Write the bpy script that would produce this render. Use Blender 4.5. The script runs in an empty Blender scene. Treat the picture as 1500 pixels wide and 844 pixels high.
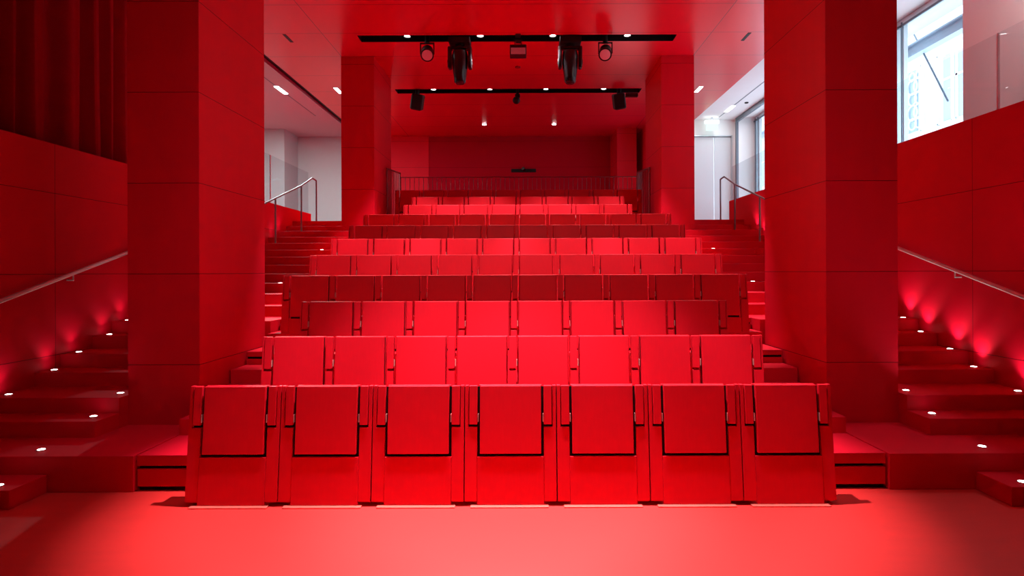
import bpy, bmesh, math, random
from mathutils import Vector, Matrix
random.seed(7)
R = math.radians
S = bpy.context.scene
COL = S.collection

# ------------------------------------------------------------------ camera, world, exposure
cd = bpy.data.cameras.new('camera'); cam = bpy.data.objects.new('camera', cd); COL.objects.link(cam)
cam.location = (0.095, 0, 1.70); cam.rotation_euler = (R(90), R(0.2), 0)
cd.sensor_width = 36; cd.lens = 21; cd.shift_x = -16/1500; cd.shift_y = -24/1500
cd.clip_start = 0.05; cd.clip_end = 200
S.camera = cam
S.view_settings.view_transform = 'Standard'; S.view_settings.look = 'None'
S.view_settings.gamma = 1; S.view_settings.use_curve_mapping = False
S.view_settings.exposure = 0.88
w = bpy.data.worlds.new('world'); S.world = w; w.use_nodes = True
bg = w.node_tree.nodes['Background']; bg.inputs[0].default_value = (.74, .88, 1, 1); bg.inputs[1].default_value = 2.1
S.cycles.use_denoising = True
S.cycles.max_bounces = 10; S.cycles.diffuse_bounces = 6; S.cycles.glossy_bounces = 4
S.cycles.transparent_max_bounces = 12; S.cycles.sample_clamp_indirect = 6
S.cycles.caustics_reflective = False; S.cycles.caustics_refractive = False

RIG_SPOT = {1: 55, 4.65: 1900, 8.02: 900, 11.26: 720, 14.545: 4}
RIG_ANGLE = {1: (64, .8), 4.65: (45, .6), 8.02: (41, .45), 11.26: (55, .5), 14.545: (40, .6)}     # watts per downlight, by where its rig hangs
STEP_W = 3.5

# ------------------------------------------------------------------ materials
def nodes(m): return m.node_tree.nodes, m.node_tree.links
def mat(name, col, rough=.5, metal=0, spec=.5, var=0.0, vscale=6, stretch=(1, 1, 1), bump=0.0, seams=(), seam_w=.006):
    m = bpy.data.materials.new(name); m.use_nodes = True
    N, L = nodes(m); b = N['Principled BSDF']
    b.inputs['Base Color'].default_value = (*col, 1); b.inputs['Roughness'].default_value = rough
    b.inputs['Metallic'].default_value = metal; b.inputs['Specular IOR Level'].default_value = spec
    src = None
    if var or bump:
        tc = N.new('ShaderNodeTexCoord'); mp = N.new('ShaderNodeMapping'); mp.inputs['Scale'].default_value = stretch
        nz = N.new('ShaderNodeTexNoise'); nz.inputs['Scale'].default_value = vscale; nz.inputs['Detail'].default_value = 5
        L.new(tc.outputs['Object'], mp.inputs[0]); L.new(mp.outputs[0], nz.inputs['Vector'])
        if var:
            mx = N.new('ShaderNodeMix'); mx.data_type = 'RGBA'
            mx.inputs[6].default_value = (*[c*(1-var) for c in col], 1); mx.inputs[7].default_value = (*[min(1, c*(1+var)) for c in col], 1)
            L.new(nz.outputs['Fac'], mx.inputs[0]); src = mx.outputs[2]; L.new(src, b.inputs['Base Color'])
        if bump:
            bp = N.new('ShaderNodeBump'); bp.inputs['Strength'].default_value = bump; bp.inputs['Distance'].default_value = .01
            L.new(nz.outputs['Fac'], bp.inputs['Height']); L.new(bp.outputs[0], b.inputs['Normal'])
    if seams:
        ge = N.new('ShaderNodeNewGeometry'); sx = N.new('ShaderNodeSeparateXYZ'); L.new(ge.outputs['Position'], sx.inputs[0])
        def mth(op, a, bb):
            n = N.new('ShaderNodeMath'); n.operation = op
            for i, v in enumerate((a, bb)):
                if v is None: continue
                if isinstance(v, (int, float)): n.inputs[i].default_value = v
                else: L.new(v, n.inputs[i])
            return n.outputs[0]
        tot = None
        for ax, off, per in seams:
            v = mth('SUBTRACT', sx.outputs[ax], off)
            pp = mth('PINGPONG', v, per/2)
            lt = mth('LESS_THAN', pp, seam_w/2)
            tot = lt if tot is None else mth('MAXIMUM', tot, lt)
        mx = N.new('ShaderNodeMix'); mx.data_type = 'RGBA'
        if src: L.new(src, mx.inputs[6])
        else: mx.inputs[6].default_value = (*col, 1)
        mx.inputs[7].default_value = (*[c*.15 for c in col], 1)
        L.new(tot, mx.inputs[0]); L.new(mx.outputs[2], b.inputs['Base Color'])
    return m
def emit(name, col, s):
    m = bpy.data.materials.new(name); m.use_nodes = True; N, L = nodes(m)
    N.remove(N['Principled BSDF']); e = N.new('ShaderNodeEmission'); e.inputs[0].default_value = (*col, 1); e.inputs[1].default_value = s
    L.new(e.outputs[0], N['Material Output'].inputs[0]); return m
def glass(name, tint=(.93, .96, .97)):
    m = bpy.data.materials.new(name); m.use_nodes = True; N, L = nodes(m); N.remove(N['Principled BSDF'])
    t = N.new('ShaderNodeBsdfTransparent'); t.inputs[0].default_value = (*tint, 1)
    g = N.new('ShaderNodeBsdfGlossy'); g.inputs[1].default_value = .02
    lw = N.new('ShaderNodeLayerWeight'); lw.inputs[0].default_value = .5
    pw = N.new('ShaderNodeMath'); pw.operation = 'POWER'; pw.inputs[1].default_value = 5; L.new(lw.outputs['Facing'], pw.inputs[0])
    f = N.new('ShaderNodeMath'); f.operation = 'MULTIPLY_ADD'; f.inputs[1].default_value = .6; f.inputs[2].default_value = .025; L.new(pw.outputs[0], f.inputs[0])
    x = N.new('ShaderNodeMixShader'); L.new(f.outputs[0], x.inputs[0]); L.new(t.outputs[0], x.inputs[1]); L.new(g.outputs[0], x.inputs[2])
    L.new(x.outputs[0], N['Material Output'].inputs[0]); return m

RED = (.60, .0012, .018)
PZ = .85
M = {}
M['wall'] = mat('red_wall_panel', RED, .6, spec=.12, var=.05, vscale=3, seams=((2, .84, PZ), (1, 6.29, 2.45)))
M['pillar'] = mat('red_pillar_panel', RED, .55, spec=.15, var=.05, vscale=3, stretch=(3, 3, .4), seams=((2, .84, PZ),))
M['ceiling'] = mat('red_ceiling_panel', RED, .31, spec=.62, seams=((1, 11.0, 1.18), (0, 3.59, 7.18)), seam_w=.012)
M['floor'] = mat('red_floor', (.60, .012, .012), .55, spec=.5, var=.09, vscale=5, stretch=(.5, 2, 1), bump=.03)
M['step'] = mat('red_step', RED, .65, spec=.14, var=.05, vscale=4)
M['seat'] = mat('red_seat_veneer', (.60, .0020, .014), .5, spec=.22, var=.06, vscale=10, stretch=(6, 6, .6), bump=.02)
M['dark'] = mat('dark_gap_shade', (.02, .0006, .0015), .8, spec=.1)  # near-black colour standing in for shade inside the gaps
M['strip'] = mat('strip_red_reflection', (.75, .12, .10), .35, .3)  # red reflected by the aluminium strip is put into its colour
M['grey'] = mat('shaded_white_plaster', (.48, .48, .49), .85, spec=.15, var=.02, vscale=5)  # white plaster with the left gallery's dimness put into its colour
M['edge'] = mat('lit_glass_edge', (.9, .95, 1), .3)  # pale colour standing in for light caught in the glass edge
M['satin'] = mat('satin_steel', (.24, .21, .22), .6, .8)
M['hinge'] = mat('hinge_pink_reflection', (.80, .30, .29), .35, .4)  # pink reflection on the chrome is painted into the base colour
M['back_panel'] = mat('darker_red_back_panel', (.36, .0008, .012), .8, spec=.08, seams=((2, .84, PZ),))  # darker red used for the middle of the back wall
M['velvet'] = mat('red_velvet', (.30, .0015, .012), .9, spec=.05, var=.12, vscale=8)
M['rail_red'] = mat('dark_red_metal', (.22, .001, .012), .5)
M['black'] = mat('black_metal', (.010, .008, .009), .5, spec=.25)
M['gloss_black'] = mat('black_plastic', (.012, .011, .013), .22)
M['steel'] = mat('brushed_steel', (.72, .70, .71), .30, .55)
M['white'] = mat('white_plaster', (.80, .80, .81), .8, spec=.2, var=.02, vscale=5)
M['white_door'] = mat('white_lacquer', (.60, .62, .65), .5)
M['frame'] = mat('pale_metal', (.62, .66, .70), .4, .6)
M['dframe'] = mat('grey_metal', (.16, .19, .23), .45, .5)
M['hallfloor'] = mat('grey_stone', (.35, .33, .32), .5)
M['glass'] = glass('clear_glass')
M['lens'] = mat('frosted_lens', (.62, .52, .57), .3)
M['lampglass'] = emit('lamp_glow', (1, .97, .95), 16)
M['steplamp'] = emit('step_lamp_glow', (1, .93, .92), 9)
M['slit'] = emit('slit_lamp_glow', (1, .98, .97), 4)
M['exit'] = emit('exit_green', (.55, 1, .75), .9)
M['exit_white'] = emit('exit_white', (.9, 1, .95), 2)
M['facade'] = mat('pale_stone', (.82, .86, .90), .8, var=.08, vscale=3)
M['facade_dark'] = mat('facade_glass', (.42, .50, .60), .4)

# ------------------------------------------------------------------ mesh helpers
def box(bm, x0, x1, y0, y1, z0, z1, bev=0.0):
    mtx = Matrix.Translation(((x0+x1)/2, (y0+y1)/2, (z0+z1)/2)) @ Matrix.Diagonal((abs(x1-x0), abs(y1-y0), abs(z1-z0), 1))
    r = bmesh.ops.create_cube(bm, size=1, matrix=mtx)
    if bev:
        es = list({e for v in r['verts'] for e in v.link_edges})
        bmesh.ops.bevel(bm, geom=es, offset=bev, segments=2, affect='EDGES', profile=.5)
def cyl(bm, p0, p1, r, seg=12, r2=None):
    p0, p1 = Vector(p0), Vector(p1); d = p1-p0
    mtx = Matrix.Translation((p0+p1)/2) @ d.to_track_quat('Z', 'Y').to_matrix().to_4x4()
    bmesh.ops.create_cone(bm, cap_ends=True, segments=seg, radius1=r, radius2=r if r2 is None else r2, depth=d.length, matrix=mtx)
def lathe(bm, prof, seg=24, mtx=Matrix()):
    rings = []
    for r, z in prof:
        rings.append([bm.verts.new(mtx @ Vector((r*math.cos(2*math.pi*i/seg), r*math.sin(2*math.pi*i/seg), z))) for i in range(seg)])
    for a, b in zip(rings, rings[1:]):
        for i in range(seg): bm.faces.new((a[i], a[(i+1) % seg], b[(i+1) % seg], b[i]))
    bm.faces.new(rings[0][::-1]); bm.faces.new(rings[-1])
def obj(name, bm, m, parent=None, smooth=False, loc=None):
    bmesh.ops.recalc_face_normals(bm, faces=bm.faces)
    me = bpy.data.meshes.new(name); bm.to_mesh(me); bm.free(); me.materials.append(M[m])
    if smooth:
        for p in me.polygons: p.use_smooth = True
        me.set_sharp_from_angle(angle=R(40))
    o = bpy.data.objects.new(name, me); COL.objects.link(o)
    if parent: o.parent = parent
    if loc: o.location = loc
    return o
def B(*boxes, bev=0.0):
    bm = bmesh.new()
    for b in boxes: box(bm, *b, bev=bev)
    return bm
def thing(name, label, cat, loc=(0, 0, 0), group=None):
    o = bpy.data.objects.new(name, None); COL.objects.link(o); o.location = loc; o.empty_display_size = .1
    return tag(o, label, cat, group)
def tag(o, label, cat, group=None):
    o['label'] = label; o['category'] = cat
    if group: o['group'] = group
    return o
def struct(name, bm, m, parent=None):
    o = obj(name, bm, m, parent)
    if not parent: o['kind'] = 'structure'
    return o
def tube(bm, pts, r, seg=10):
    for a, b in zip(pts, pts[1:]): cyl(bm, a, b, r, seg)
    for p in pts[1:-1]: bmesh.ops.create_uvsphere(bm, u_segments=seg, v_segments=6, radius=r, matrix=Matrix.Translation(p))
def dup(root):
    r = root.copy(); COL.objects.link(r)
    for ch in root.children:
        c = ch.copy(); COL.objects.link(c); c.parent = r
        for g in ch.children:
            d = g.copy(); COL.objects.link(d); d.parent = c
    return r
ORD = ['zeroth', 'first', 'second', 'third', 'fourth', 'fifth', 'sixth', 'seventh', 'eighth', 'ninth', 'tenth', 'eleventh',
       'twelfth', 'thirteenth', 'fourteenth', 'fifteenth', 'sixteenth', 'seventeenth', 'eighteenth', 'nineteenth', 'twentieth']

# ------------------------------------------------------------------ the room
CZ = 6.1; WX = 4.83; PX0, PX1 = 2.93, 3.60
FRONT_Y = -4.0; BACK_Y = 19.4
struct('floor', B((-WX, WX, FRONT_Y, 14.2, -.2, 0)), 'floor')
# ceiling over the hall, cut open where the lighting rigs are recessed
RIGS = [(1.35-.16, 1.35+.16), (4.49, 4.81), (7.86, 8.18), (11.10, 11.42), (14.37, 14.72)]
ys = [FRONT_Y] + [v for r in RIGS for v in r] + [BACK_Y+.2]
cb = []
for i in range(0, len(ys), 2): cb.append((-5.1, 5.1, ys[i], ys[i+1], CZ, CZ+.1))
for a, b in RIGS: cb += [(-5.1, -2.975, a, b, CZ, CZ+.1), (2.975, 5.1, a, b, CZ, CZ+.1)]
struct('ceiling', B(*cb), 'ceiling')
struct('ceiling', B((-9.2, -5.28, FRONT_Y, BACK_Y+.2, CZ, CZ+.1)), 'grey')
struct('ceiling', B((5.1, 7.4, FRONT_Y, BACK_Y+.2, CZ, CZ+.1)), 'white')
struct('trim_1', B((-5.28, -5.1, FRONT_Y, BACK_Y+.2, CZ+.08, CZ+.12)), 'black')
# side walls of the auditorium (panelled parapets)
LZ, RZ = 3.06, 3.30
struct('wall_left', B((-WX-.14, -WX, FRONT_Y, 13.9, 0, LZ)), 'wall')
struct('wall_right', B((WX, WX+.14, FRONT_Y, 13.7, 0, RZ)), 'wall')
struct('wall_front', B((-9.2, 7.4, FRONT_Y-.2, FRONT_Y, -.2, CZ+.1)), 'wall')
struct('wall_back', B((-4.3, -2.95, BACK_Y-.02, BACK_Y+.2, 2.6, CZ), (2.95, 4.3, BACK_Y-.02, BACK_Y+.2, 2.6, CZ)), 'wall')
struct('wall_back', B((-2.95, 2.95, BACK_Y, BACK_Y+.2, 2.6, CZ)), 'back_panel')
# gallery floors
struct('floor_gallery', B((-9.0, -WX-.14, FRONT_Y, 13.9, 2.6, 2.8), (WX+.14, 6.3, FRONT_Y, 13.7, 2.6, 2.8)), 'hallfloor')
# outer white walls
struct('wall_outer_left', B((-9.2, -9.0, FRONT_Y, BACK_Y, 2.8, CZ), (-9.0, -7.2, 18.3, BACK_Y+.2, 2.8, CZ), (-7.2, -4.3, BACK_Y, BACK_Y+.2, 2.8, CZ)), 'grey')
WA, WB, WC, WD = 8.41, 10.75, 11.6, 17.15
struct('wall_outer_right', B((6.3, 6.95, FRONT_Y, WA, 2.8, CZ), (6.3, 6.95, WB, WC, 2.8, CZ), (6.3, 6.95, WD, 17.6, 2.8, CZ)), 'white')
struct('wall_end_right', B((3.9, 4.6, 17.4, 17.6, 2.8, CZ), (4.6, 6.2, 17.4, 17.6, 5.62, CZ), (6.2, 6.3, 17.4, 17.6, 2.8, CZ)), 'white')
struct('wall_return', B((3.8, 3.9, 17.4, BACK_Y, 2.8, CZ)), 'wall')
# windows to the street
def window(name, y0, y1):
    x0, x1 = 6.78, 6.86
    wf = struct(name, B((x0-.03, x1, y0, y1, 2.8, 2.9), (x0-.03, x1, y0, y1, CZ-.1, CZ), (x0-.03, x1, y0, y0+.09, 2.9, CZ-.1), (x0-.03, x1, y1-.09, y1, 2.9, CZ-.1),
                      (x0, x1, y1-.28, y1-.22, 2.9, CZ-.1), bev=.006), 'frame')
    obj('window_pane', B((x0+.03, x0+.04, y0+.08, y1-.08, 2.88, CZ-.08)), 'glass', wf)
    obj('window_gasket', B((x0-.05, x0-.028, y1-.14, y1-.09, 2.85, CZ-.06), (x0-.05, x0-.028, y1-.30, y1-.28, 2.85, CZ-.06), (x0-.05, x0-.028, y0, y1, CZ-.14, CZ-.1)), 'dframe', wf)
    return wf
window('window_1', WA, WB); window('window_2', WC, WD)
struct('trim_2', B((6.24, 6.3, WC-.05, WD+.08, CZ-.12, CZ), (6.24, 6.3, WD, WD+.10, 2.8, CZ-.12)), 'dframe')
# white double door in the end wall of the right gallery
d = struct('door_1', B((4.6, 5.68, 17.44, 17.5, 2.8, 5.62), bev=.004), 'white_door')
obj('door_leaf', B((5.70, 6.18, 17.44, 17.5, 2.8, 5.62), bev=.004), 'white_door', d)
obj('door_frame', B((4.57, 4.6, 17.38, 17.5, 2.8, 5.65), (6.18, 6.21, 17.38, 17.5, 2.8, 5.65), (4.57, 6.21, 17.38, 17.5, 5.62, 5.65)), 'frame', d)
# stepped side stairs
SZ = .14
STY = {1: 4.29, 2: 4.63, 3: 5.15, 4: 5.46, 5: 6.01, 6: 6.35, 7: 6.83, 8: 7.15, 9: 7.85, 10: 8.25, 11: 8.80, 12: 9.17}
for n in range(13, 21): STY[n] = (6.14+.45*(n-5)) if n % 2 else (6.49+.45*(n-6))
AIS = {2: 4.65, 3: 5.22, 4: 5.57, 5: 6.14, 6: 6.49, 7: 7.04, 8: 7.39}
LAND = STY[20]
for side, s in (('left', -1), ('right', 1)):
    bx = []
    for n in range(1, 20):
        y0, y1 = STY[n], STY[n+1]
        inner = PX1 if n in (1, 3, 4, 5) else (2.93 if n == 2 else (PX1 if n < 8 else (2.93 if n < 9 else 2.40)))
        if n == 2:
            bx.append((s*WX, s*2.93, y0, 5.585, 0, SZ*n)); continue
        if n == 1: y1 = STY[2]
        bx.append((s*WX, s*inner, y0, y1, 0, SZ*n))
    bx = [(min(a, b), max(a, b), *r) for a, b, *r in bx]
    struct('stairs_'+side, B(*bx, bev=.004), 'step')
    ab = []; dk = []
    for n, y0 in AIS.items():
        y1 = AIS.get(n+1, 7.85); z = SZ*n; xa, xb = sorted((s*2.40, s*2.915))
        if n in (2, 4, 6, 8):
            t = .083 if n == 2 else .055
            ab += [(xa, xb, y0, y1, z-t, z), (xa, xb, y0+.004, y1, 0.035, z-t-.025)]
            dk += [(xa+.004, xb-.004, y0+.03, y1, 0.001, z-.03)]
        else:
            ab.append((xa, xb, y0, y1, 0.0, z))
    st = struct('aisle_steps_'+side, B(*ab, bev=.003), 'step')
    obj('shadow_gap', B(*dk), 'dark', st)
struct('floor_landing', B((-9.0, -2.75, LAND, BACK_Y, 2.6, 2.8), (2.75, 6.3, LAND, 17.4, 2.6, 2.8), (-2.75, 2.75, 14.3, BACK_Y, 2.6, 2.8)), 'step')
# pillars
def pillar(s, y0, y1, z0, x0=PX0, x1=PX1):
    xa, xb = sorted((s*x0, s*x1)); p = struct('pillar', B((xa, xb, y0, y1, z0, CZ)), 'pillar'); return p
for s in (-1, 1):
    pillar(s, 5.585, 7.0, .28); pillar(s, 12.18, 13.75, 2.0)
pillar(1, 18.35, BACK_Y, 2.8, 3.0)
# seating tiers
RISE = .268; PIT = .9; NROW = 11
def rowy(k): return 4.32 + PIT*(k-1)
tb = []
HALF = {1: 2.4, 2: 2.39, 3: 2.39, 4: 2.39, 5: 2.39, 6: 2.39, 7: 2.39, 8: 2.39, 9: 2.39, 10: 2.39, 11: 2.39}
for k in range(2, NROW+1):
    y1 = rowy(k+1)-.05 if k < NROW else 14.3
    hw = 2.39 if rowy(k) < 7.0 else 2.75
    tb.append((-hw, hw, rowy(k)-.05, y1, 0, RISE*(k-1)))
struct('seating_tiers', B(*tb), 'step')

# ------------------------------------------------------------------ seats
TILT = .105
def shear(bm, y=TILT):
    for v in bm.verts: v.co.y += v.co.z*y
    return bm
W2 = .5425; AH = .031
def make_seat(w, sw, arms, name, label, H=.858, left_end=False, right_end=False, base=True, backdepth=.17):
    """w pitch, sw seat panel width, arms list of (x0,x1) armrest spans"""
    t = thing(name, label, 'seat')
    e = .0015
    h = sw/2; fp = (.243 if base else W2/2-AH-.005)
    L0, L1 = (-w/2+e, w/2-e) if base else (-w/2+.039, w/2-.039)
    # dark sheet standing in for the shade in the gaps round the folded seat
    obj('seat_gap_shade', shear(B((L0+(-.001 if base else .012), L1-(-.001 if base else .012), .034, .042, .03, H-.012))), 'dark', t)
    # backrest behind the folded seat, its top edge catches the light
    obj('backrest', shear(B((-h-.010, h+.010, .042, .062, .30, H), bev=.005)), 'seat', t)
    obj('seat', shear(B((-h, h, 0, .030, .370, H-.001), bev=.004)), 'seat', t)
    obj('front_panel', shear(B((-fp, fp, .006, .032, .012, .348), bev=.002)), 'seat', t)
    # stanchions: the posts under and beside the armrests
    for (a, b, lo, hi) in arms:
        bm = bmesh.new()
        box(bm, lo, hi, .008, .052, .035, .558, bev=.002)               # face below armrest
        if a-lo > .008: box(bm, lo, a-.006, .008, .052, .553, H, bev=.002)
        if hi-b > .008: box(bm, b+.006, hi, .008, .052, .553, H, bev=.002)
        box(bm, lo+.001, hi-.001, .038, .058, .02, H-.012, bev=.002); box(bm, lo+.001, hi-.001, .05, backdepth, .02, .70, bev=.003)
        obj('stanchion', shear(bm), 'seat', t)
    for (a, b, lo, hi) in arms:
        obj('armrest', shear(B((a, b, .003, .036, .577, H-.001), bev=.003)), 'seat', t)
        # little steel pivot in the slot beside the seat
        for sx in ((a-.008) if abs(a) < abs(b) or a > 0 else None, (b+.004) if a < 0 else None):
            if sx is None: continue
            bm = bmesh.new(); box(bm, sx, sx+.0055, -.001, .030, .597, .655, bev=.0012); obj('hinge', shear(bm), 'hinge', t)
    if base: obj('base_plate', B((-.29, .275, -.030, .02, 0, .009), bev=.002), 'strip', t)
    return t
GROUPS = {k: f'folded seats in the {ORD[k]} row from the stage' for k in range(1, 12)}
def seat_label(k, i, n):
    row = 'front row' if k == 1 else (f'{ORD[k]} row from the stage' if k < NROW else 'rearmost row')
    if i == 0: pos = 'at the left end of the'
    elif i == n-1: pos = 'at the right end of the'
    elif i < n/2: pos = f'{ORD[i+1]} from the left in the'
    else: pos = f'{ORD[n-i]} from the right in the'
    kind = 'wide red folded seat with two armrests,' if k == 1 else 'red folded seat,'
    return f'{kind} {pos} {row}'
# front row: wide units
W1 = .677
a1 = [(-.303, -.2445, -.3345, -.2445), (.2445, .303, .2445, .3345)]
first = make_seat(W1, .449, a1, 'auditorium_seat', seat_label(1, 0, 7))
for i in range(7):
    o = first if i == 0 else dup(first)
    o['label'] = seat_label(1, i, 7); o['group'] = GROUPS[1]
    o.location = ((i-3)*W1, rowy(1), 0)
# the other rows share armrests: each seat carries the one on its left, the last seat of a row both
la = (-W2/2-AH, -W2/2+AH, -W2/2-AH, -W2/2+AH); ra = (W2/2-AH, W2/2+AH, W2/2-AH, W2/2+AH)
lae = (la[0], la[1], la[2]-.022, la[3]); rae = (ra[0], ra[1], ra[2], ra[3]+.022)
protoM = protoL = protoR = None
NS = {2: 8, 3: 8, 4: 10, 5: 10, 6: 10, 7: 10, 8: 10, 9: 8, 10: 8, 11: 10}
for k in range(2, NROW+1):
    n = NS[k]
    for i in range(n):
        if i == 0:
            if not protoL: protoL = o = make_seat(W2, .436, [lae], 'auditorium_seat', 'x', base=False)
            else: o = dup(protoL)
        elif i == n-1:
            if not protoR: protoR = o = make_seat(W2, .436, [la, rae], 'auditorium_seat', 'x', base=False)
            else: o = dup(protoR)
        else:
            if not protoM: protoM = o = make_seat(W2, .436, [la], 'auditorium_seat', 'x', base=False)
            else: o = dup(protoM)
        o['label'] = seat_label(k, i, n); o['group'] = GROUPS[k]
        o.location = ((i-(n-1)/2)*W2, rowy(k), RISE*(k-1))

# ------------------------------------------------------------------ step lights
def spot(name, loc, watts, angle, blend=.6, rot=(0, 0, 0), size=.05, parent=None, col=(1, .96, .94)):
    ld = bpy.data.lights.new(name, 'SPOT'); ld.energy = watts; ld.spot_size = R(angle); ld.spot_blend = blend; ld.shadow_soft_size = size; ld.color = col
    o = bpy.data.objects.new(name, ld); COL.objects.link(o); o.location = loc; o.rotation_euler = rot
    if parent: o.parent = parent
    return o
def make_step_light():
    t = thing('step_light', 'x', 'light')
    bm = bmesh.new(); lathe(bm, [(.034, 0), (.034, .004), (.027, .005), (.027, .0)], 20); obj('trim_ring', bm, 'steel', t)
    bm = bmesh.new(); lathe(bm, [(.026, 0.0005), (.026, .006), (.018, .008)], 20); obj('lens', bm, 'steplamp', t)
    return t
proto = None
def step_light(x, y, z, label, energy):
    global proto
    o = proto = make_step_light() if proto is None else None
    return o
pl = make_step_light(); used = False
for side, s in (('left', -1), ('right', 1)):
    spots = [(1, 3.76, .10), (2, 3.78, .17), (3, 3.74, .18), (4, 3.72, .20)] + [(n, 4.74, .15) for n in range(4, 19)] + [(11, 3.5, .05), (15, 3.5, .05)]
    for n, x, dy in spots:
        o = dup(pl) if used else pl; used = True
        o.location = (s*x, STY[n]+dy, SZ*n)
        where = 'by the wall' if x > 4 else ('beside the pillar line' if n < 9 else 'in the middle')
        step = 'lowest step' if n == 1 else f'{ORD[n]} step up'
        o['label'] = f'small round light {where} on the {step} of the {side} stairs'
        o['group'] = f'recessed lights on the {side} stairs'
        lt = spot('step_beam', (s*x, STY[n]+dy, SZ*n+.015), STEP_W*(2.2 if s > 0 else .45), 100, .8, (R(180), 0, 0), .02)

# ------------------------------------------------------------------ handrails on the side walls and by the upper stairs
for side, s in (('left', -1), ('right', 1)):
    t = thing('handrail', f'brushed steel handrail along the {side} wall above the lower stairs', 'handrail', (s*(WX-.07), 5.5, 0))
    def hz(y): return 1.44+.285*(y-5.54)
    bm = bmesh.new(); tube(bm, [(0, -1.6, hz(3.9)), (0, 2.9, hz(8.4))], .021, 14); obj('rail', bm, 'steel', t, True)
    for y in (4.3, 6.45, 8.2):
        bm = bmesh.new(); tube(bm, [(0, y-5.5, hz(y)-.01), (0, y-5.5, hz(y)-.075), (s*.07, y-5.5, hz(y)-.075)], .007, 8); obj('bracket', bm, 'steel', t, True)
    t = thing('handrail', f'slim steel handrail on posts at the top of the {side} stairs', 'handrail', (s*4.5, 12.4, 2.66))
    L = t.location
    pts = [(s*4.5, 9.4, 2.52), (s*4.5, 11.1, 3.08), (s*4.5, 12.4, 3.50), (s*4.5, 13.05, 3.76), (s*4.5, 13.3, 3.74)]
    bm = bmesh.new(); tube(bm, [Vector(p)-L for p in pts], .017, 10); obj('rail', bm, 'satin', t, True)
    for (y, zb, zt) in ((9.6, SZ*12, 2.58), (11.1, SZ*16, 3.08), (12.4, SZ*18, 3.50), (13.3, SZ*20, 3.74)):
        bm = bmesh.new(); cyl(bm, Vector((s*4.5, y, zb))-L, Vector((s*4.5, y, zt))-L, .017, 10); obj('post', bm, 'satin', t, True)

# ------------------------------------------------------------------ glass guards on the parapets
def glass_guard(side, x, z0, ztop, ys_):
    t = thing('glass_guard', f'frameless clear glass guard standing on the {side} parapet wall', 'glass guard', (x, ys_[0], z0))
    for a, b in zip(ys_, ys_[1:]):
        obj('glass_panel', B((-.009, .009, a-ys_[0]+.006, b-ys_[0]-.006, 0, ztop-z0), bev=.002), 'glass', t)
    for y in ys_[1:-1]:
        obj('joint', B((-.011, .011, y-ys_[0]-.007, y-ys_[0]+.007, 0, ztop-z0)), 'edge', t)
    return t
glass_guard('right', WX+.07, RZ, 4.09, [2.6, 6.03, 9.9, 13.69])
glass_guard('left', -WX-.06, LZ, 4.02, [9.4, 11.8, 13.88])

# ------------------------------------------------------------------ curtain
bm = bmesh.new(); n = 260; y0, y1 = 1.5, 9.2; zt, zb = CZ-.02, 2.82
cols = []
for i in range(n+1):
    u = i/n; y = y0+(y1-y0)*u
    ph = y*2*math.pi/.34+1.1*math.sin(y*2.3)+.8*math.sin(y*5.1)
    a = .060*math.sin(ph)+.025*math.sin(2*ph+.7)+.03*math.sin(y*3.7)
    col_ = []
    for j in range(9):
        v = j/8; z = zt+(zb-zt)*v
        col_.append(bm.verts.new((-5.17+a*(.75+.35*v), y+.02*math.sin(ph*.5+v*3)*v, z)))
    cols.append(col_)
for a, b in zip(cols, cols[1:]):
    for j in range(8): bm.faces.new((a[j], b[j], b[j+1], a[j+1]))
cur = obj('curtain', bm, 'velvet', None, True)
sm = cur.modifiers.new('thick', 'SOLIDIFY'); sm.thickness = .006
tag(cur, 'dark red velvet curtain hanging in folds above the left wall', 'curtain')

# ------------------------------------------------------------------ lighting rigs
SPX = [-2.06, -.69, .67, 2.07]
RN = {1.35: 'over the stage behind the camera', 4.65: 'above the front rows', 8.02: 'above the middle rows',
      11.26: 'carrying the two large moving heads', 14.545: 'nearest the back wall'}
for (a, b), yc in zip(RIGS, RN):
    t = thing('lighting_rig', f'long black recessed ceiling lighting slot {RN[yc]}', 'lighting rig', (0, yc, CZ))
    hw = (b-a)/2
    obj('trough', B((-2.975, 2.975, -hw, -hw+.006, .0, .2), (-2.975, 2.975, hw-.006, hw, .0, .2), (-2.975, -2.969, -hw, hw, .0, .2),
                    (2.969, 2.975, -hw, hw, .0, .2), (-2.975, 2.975, -hw, hw, .194, .2)), 'black', t)
    obj('track', B((-2.7, 2.7, -.02, .02, .13, .17), bev=.003), 'gloss_black', t)
    vis = yc > 9
    for i, x in enumerate(SPX):
        bm = bmesh.new(); lathe(bm, [(.075, .19), (.075, .03), (.062, .02), (.062, .19)], 20, Matrix.Translation((x, -.05, 0))); dl = obj('downlight', bm, 'black', t)
        bm = bmesh.new(); lathe(bm, [(.055, .05), (.055, .035), (.04, .03)], 20, Matrix.Translation((x, -.05, 0))); obj('lamp_disc', bm, 'lampglass', dl)
        e = RIG_SPOT[1 if yc == 1.35 else yc]
        if yc == 4.65 and i in (0, 3): e *= .03
        if yc == 1.35: e *= .35 if i in (0, 3) else 1.5
        spot('rig_beam', (x, yc-.05+(.13 if yc == 4.65 else 0), CZ-.03), e, *RIG_ANGLE[1 if yc == 1.35 else yc], (R(48) if yc == 1.35 else 0, 0, 0), .05)  # unseen stage rig is tilted at the seats as fill for their fronts
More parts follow.
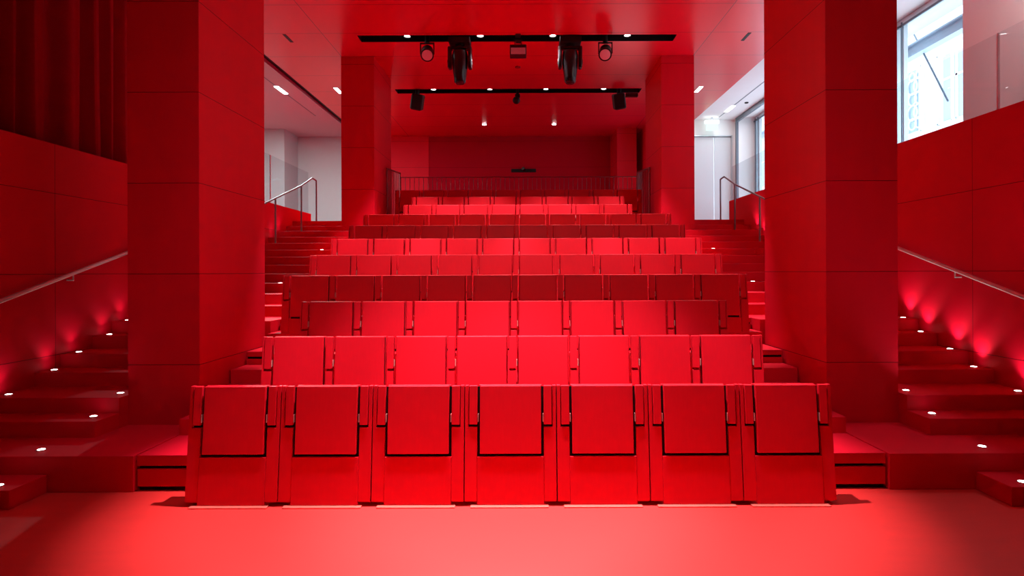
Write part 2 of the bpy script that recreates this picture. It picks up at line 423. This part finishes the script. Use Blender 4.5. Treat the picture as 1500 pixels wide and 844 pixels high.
# moving heads
def moving_head(x, label):
    t = thing('moving_head', label, 'stage light', (x, 11.28, CZ-.02))
    obj('base', B((-.20, .20, -.16, .16, -.10, .018), bev=.015), 'black', t)
    bm = bmesh.new(); cyl(bm, (0, 0, -.10), (0, 0, -.15), .09, 20); obj('pan_collar', bm, 'black', t, True)
    bm = bmesh.new(); box(bm, -.225, .225, -.08, .08, -.19, -.14, bev=.02)
    for s in (-1, 1):
        x0, x1 = sorted((s*.155, s*.225)); box(bm, x0, x1, -.085, .085, -.55, -.15, bev=.025)
    obj('yoke', bm, 'gloss_black', t, True)
    bm = bmesh.new(); lathe(bm, [(.09, -.20), (.135, -.23), (.148, -.30), (.148, -.46), (.135, -.58), (.115, -.72), (.105, -.80), (.085, -.82)], 28); h = obj('head', bm, 'gloss_black', t, True)
    bm = bmesh.new(); lathe(bm, [(.08, -.815), (.08, -.828), (.03, -.835)], 24); obj('lens', bm, 'gloss_black', h, True)
    for s in (-1, 1):
        bm = bmesh.new(); cyl(bm, (s*.225, 0, -.42), (s*.232, 0, -.42), .05, 18); obj('tilt_cap', bm, 'black', t, True)
    return t
moving_head(-1.08, 'large glossy black moving head pointing down, left one of the pair on the front rig')
moving_head(1.00, 'large glossy black moving head pointing down, right one of the pair on the front rig')
def par_can(x, label, rz=0):
    t = thing('par_light', label, 'stage light', (x, 11.24, CZ))
    bm = bmesh.new(); cyl(bm, (0, 0, .12), (0, 0, -.10), .045, 14); obj('clamp', bm, 'black', t, True)
    bm = bmesh.new()
    for s in (-1, 1):
        x0, x1 = sorted((s*.115, s*.135)); box(bm, x0, x1, -.025, .025, -.30, -.09, bev=.005)
    box(bm, -.135, .135, -.025, .025, -.11, -.09, bev=.005); y = obj('yoke', bm, 'gloss_black', t)
    mtx = Matrix.Translation((0, 0, -.27)) @ Matrix.Rotation(rz, 4, 'Z') @ Matrix.Rotation(R(-52), 4, 'X')
    bm = bmesh.new(); lathe(bm, [(.07, .15), (.11, .10), (.112, -.10), (.125, -.13), (.125, -.15), (.10, -.15)], 24, mtx); c = obj('can', bm, 'black', t, True)
    bm = bmesh.new(); lathe(bm, [(.098, -.145), (.098, -.156), (.05, -.165)], 24, mtx); obj('lens', bm, 'lens', c, True)
    return t
par_can(-1.69, 'black can spotlight with round frosted lens left of the left moving head', R(8))
par_can(1.66, 'black can spotlight with round frosted lens right of the right moving head', R(-10))
t = thing('floodlight', 'small black box floodlight with pale front at the centre of the front rig', 'stage light', (.02, 11.26, CZ))
bm = bmesh.new(); cyl(bm, (0, 0, .004), (0, 0, -.03), .03, 12); box(bm, -.08, .08, -.03, .03, -.04, -.01, bev=.004); box(bm, -.05, .05, -.22, .22, -.014, 0, bev=.003); obj('clamp', bm, 'black', t)
bm = bmesh.new()
for s in (-1, 1): box(bm, s*.06-.006, s*.06+.006, -.012, .012, -.16, -.03)
obj('yoke', bm, 'black', t)
obj('housing', B((-.155, .155, -.10, .10, -.35, -.15), bev=.012), 'gloss_black', t)
obj('diffuser', B((-.135, .135, -.11, -.098, -.335, -.215), bev=.003), 'lens', t)
def box_spot(x, label, tilt, arm=False):
    t = thing('box_spotlight', label, 'stage light', (x, 14.5, CZ))
    bm = bmesh.new(); cyl(bm, (0, 0, .12), (0, 0, -.09), .05, 14); obj('clamp', bm, 'black', t, True)
    mtx = Matrix.Translation((0, 0, -.26)) @ Matrix.Rotation(tilt, 4, 'Y') @ Matrix.Rotation(R(18), 4, 'X')
    bm = bmesh.new(); box(bm, -.14, .14, -.14, .14, -.19, .17, bev=.03); bmesh.ops.transform(bm, matrix=mtx, verts=bm.verts); obj('housing', bm, 'black', t)
    bm = bmesh.new(); box(bm, -.11, .11, -.11, .11, -.20, -.188, bev=.004); bmesh.ops.transform(bm, matrix=mtx, verts=bm.verts); obj('lens', bm, 'gloss_black', t)
    if arm:
        obj('driver_box', B((.16, .46, -.05, .05, -.17, -.08), bev=.012), 'gloss_black', t)
    return t
box_spot(-2.45, 'black box spotlight under the left end of the rear rig', R(12))
box_spot(2.44, 'black box spotlight with driver box under the right end of the rear rig', R(-10), True)
t = thing('projector_camera', 'tiny black camera hanging from the centre of the rear rig', 'camera', (-.02, 14.5, CZ))
bm = bmesh.new(); cyl(bm, (0, 0, .12), (0, 0, -.12), .035, 12); obj('stem', bm, 'black', t, True)
bm = bmesh.new(); bmesh.ops.create_uvsphere(bm, u_segments=20, v_segments=12, radius=.09, matrix=Matrix.Translation((-.03, 0, -.24))); box(bm, -.06, .06, -.05, .05, -.17, -.10, bev=.01); obj('housing', bm, 'black', t, True)
# small fittings in the ceiling
bm = bmesh.new(); lathe(bm, [(.06, 0), (.06, -.02), (.04, -.03)], 20); o = obj('ceiling_sensor', bm, 'rail_red', None, True, (0, 12.83, CZ)); tag(o, 'small dark round sensor on the ceiling between the two black rigs', 'sensor')
for s, side in ((-1, 'left'), (1, 'right')):
    o = obj('air_slot', B((-.03, .03, -.19, .19, -.006, .0)), 'black', None, False, (s*4.30, 11.22, CZ)); tag(o, f'short black slot in the ceiling panels above the {side} stairs', 'ceiling slot')
    t = thing('slit_light', f'short bright slit light in the red ceiling above the {side} stairs', 'ceiling light', (s*4.36, 14.45, CZ))
    obj('lamp_housing', B((-.055, .055, -.24, .24, -.006, 0)), 'frame', t); obj('diffuser', B((-.045, .045, -.22, .22, -.010, -.005)), 'slit', t)
    t = thing('slit_light', f'bright slit light in a long dark groove of the white {side} gallery ceiling', 'ceiling light', (s*5.72, 14.4+(1.8 if s > 0 else 0), CZ))
    obj('groove', B((-.015, .015, -7.5, 2.4 if s < 0 else .9, -.003, 0)), 'dframe', t); obj('diffuser', B((-.05, .05, -.30, .30, -.012, -.002)), 'slit', t)
    if s > 0:
        t = thing('slit_light', 'added out-of-view slit light in the white gallery ceiling beside the street window', 'ceiling light', (5.72, 6.2, CZ))
        obj('lamp_housing', B((-.07, .07, -.47, .47, -.006, 0)), 'frame', t); obj('diffuser', B((-.06, .06, -.45, .45, -.012, -.002)), 'slit', t)  # unseen lamp added to whiten the pier beside the window
    t = thing('ceiling_downlight', f'{"left" if s<0 else "right"} one of two bright downlights in front of the back wall', 'ceiling light', (s*1.04, 17.8, CZ))
    bm = bmesh.new(); lathe(bm, [(.085, 0), (.085, -.008), (.065, -.01)], 20); obj('trim_ring', bm, 'black', t)
    bm = bmesh.new(); lathe(bm, [(.06, -.009), (.06, -.018), (.03, -.02)], 20); obj('lamp_disc', bm, 'lampglass', t)
    spot('back_beam', (s*1.04, 17.8, CZ-.05), 1.5, 80, .8)
o = obj('ceiling_sensor', (lambda bm: (lathe(bm, [(.05, 0), (.05, -.02), (.02, -.03)], 16), bm)[1])(bmesh.new()), 'black', None, True, (5.95, 15.6, CZ)); tag(o, 'small black dot sensor on the white ceiling of the right gallery', 'sensor')
# gallery lamps' light, with one added fill
def area(loc, watts, sx, sy, col=(1, .97, .96)):
    ld = bpy.data.lights.new('gallery_glow', 'AREA'); ld.shape = 'RECTANGLE'; ld.size = sx; ld.size_y = sy; ld.energy = watts; ld.color = col
    o = bpy.data.objects.new('gallery_glow', ld); COL.objects.link(o); o.location = loc; return o
area((5.72, 6.2, CZ-.03), 24, .12, .9); area((-5.72, 14.4, CZ-.03), 260, .12, .9, (.72, 1, 1)); area((5.72, 16.2, CZ-.03), 9, .12, .9)  # first one is added fill for the pier, from an unseen source
area((-4.36, 14.45, CZ-.03), 12, .09, .44); area((4.36, 14.45, CZ-.03), 12, .09, .44)
# exit sign
t = thing('exit_sign', 'small glowing green and white sign above the white double door', 'sign', (5.52, 17.1, 5.98))
obj('hanger', B((-.02, .02, -.02, .02, .02, .12)), 'frame', t)
obj('lamp_bar', B((-.20, .20, -.04, .04, -.06, .03), bev=.01), 'exit_white', t)
obj('sign_panel', B((-.16, .16, -.012, .012, -.26, -.06), bev=.004), 'exit', t)

# ------------------------------------------------------------------ back of the hall
t = thing('guard_rail', 'dark red railing with thin upright bars behind the last row', 'railing', (0, 14.45, 2.68))
RT = 1.32
bm = bmesh.new(); box(bm, -2.86, 2.86, -.02, .02, RT-.02, RT, bev=.004); obj('top_rail', bm, 'rail_red', t)
obj('bottom_rail', B((-2.86, 2.86, -.012, .012, .19, .205)), 'rail_red', t)
nb = 52
for i in range(nb+1):
    x = -2.85+5.7*i/nb
    bm = bmesh.new(); cyl(bm, (x, 0, .115), (x, 0, RT-.01), .008, 6); obj('baluster', bm, 'rail_red', t)
for s, side in ((-1, 'left'), (1, 'right')):
    t = thing('side_guard', f'dark red upright barred guard at the {side} end of the last rows', 'railing', (s*2.86, 13.0, 2.412))
    bm = bmesh.new(); cyl(bm, (0, 0, .4), (0, 0, 1.55), .02, 8); cyl(bm, (0, 1.40, .42), (0, 1.40, 1.68), .02, 8); cyl(bm, (0, 0, 1.54), (0, 1.40, 1.67), .02, 8); obj('frame', bm, 'rail_red', t)
    for i in range(1, 12):
        y = 1.40*i/12
        bm = bmesh.new(); cyl(bm, (0, y, .41), (0, y, 1.54+.13*i/12), .008, 6); obj('baluster', bm, 'rail_red', t)
t = thing('projection_slot', 'narrow black viewing slot with a small lamp on the back wall', 'slot', (.13, BACK_Y, 4.98))
obj('slot_frame', B((-.40, .40, -.03, 0, -.055, .055), bev=.004), 'black', t)
obj('lamp', (lambda bm: (cyl(bm, (-.02, -.14, .05), (.02, -.02, .02), .05, 14), bm)[1])(bmesh.new()), 'gloss_black', t, True)

# ------------------------------------------------------------------ the street outside the window
t = thing('building', 'pale sunlit building with tall windows across the street outside', 'building', (16, 20, 0))
obj('wall', B((0, 3, -16, 30, -6, 16)), 'facade', t)
for i in range(14):
    for j in range(4):
        y = -14+i*3.0; z = -3.5+j*3.6
        f = obj('window', B((-.06, .05, y, y+1.5, z, z+2.4), bev=.02), 'facade_dark', t)
        obj('sash', B((-.10, -.05, y+.7, y+.8, z, z+2.4), (-.10, -.05, y, y+1.5, z+1.5, z+1.58)), 'facade', f)
for z in (-.7, 2.9, 6.5, 10.1):
    obj('cornice', B((-.25, .1, -16, 30, z, z+.22), bev=.03), 'facade', t)
bm = bmesh.new()
for a, b in ((0, 24.15), (1, 23.75)):
    for z, r in ((7.6, .22), (8.05, .30), (8.6, .24), (9.1, .30), (9.5, .16)):
        for q in range(20):
            a0, a1_ = 2*math.pi*q/20, 2*math.pi*(q+1)/20
            cyl(bm, (-.14, b-.0+r*math.cos(a0)-20, z+r*math.sin(a0)), (-.14, b+r*math.cos(a1_)-20, z+r*math.sin(a1_)), .028, 6)
for y in (21.9, 22.65, 23.6, 24.5): box(bm, -.17, -.06, y-20.03, y-19.97, 7.2, 9.8)
for z in (7.2, 9.75): box(bm, -.17, .02, 21.9-20, 24.53-20, z, z+.05)
obj('window_grille', bm, 'facade', t)
t = thing('steel_beam', 'blue grey steel beam crossing outside the right window', 'beam', (7.6, 12, 5.9))
bm = bmesh.new(); box(bm, -.09, .09, -6, 7, -.12, -.09); box(bm, -.09, .09, -6, 7, .09, .12); box(bm, -.02, .02, -6, 7, -.09, .09); obj('girder', bm, 'facade_dark', t)
bm = bmesh.new(); cyl(bm, Vector((7.65, 11.9, 6.9))-t.location, Vector((7.65, 10.6, 4.7))-t.location, .016, 8); o = obj('tie_rod', bm, 'dframe', t)
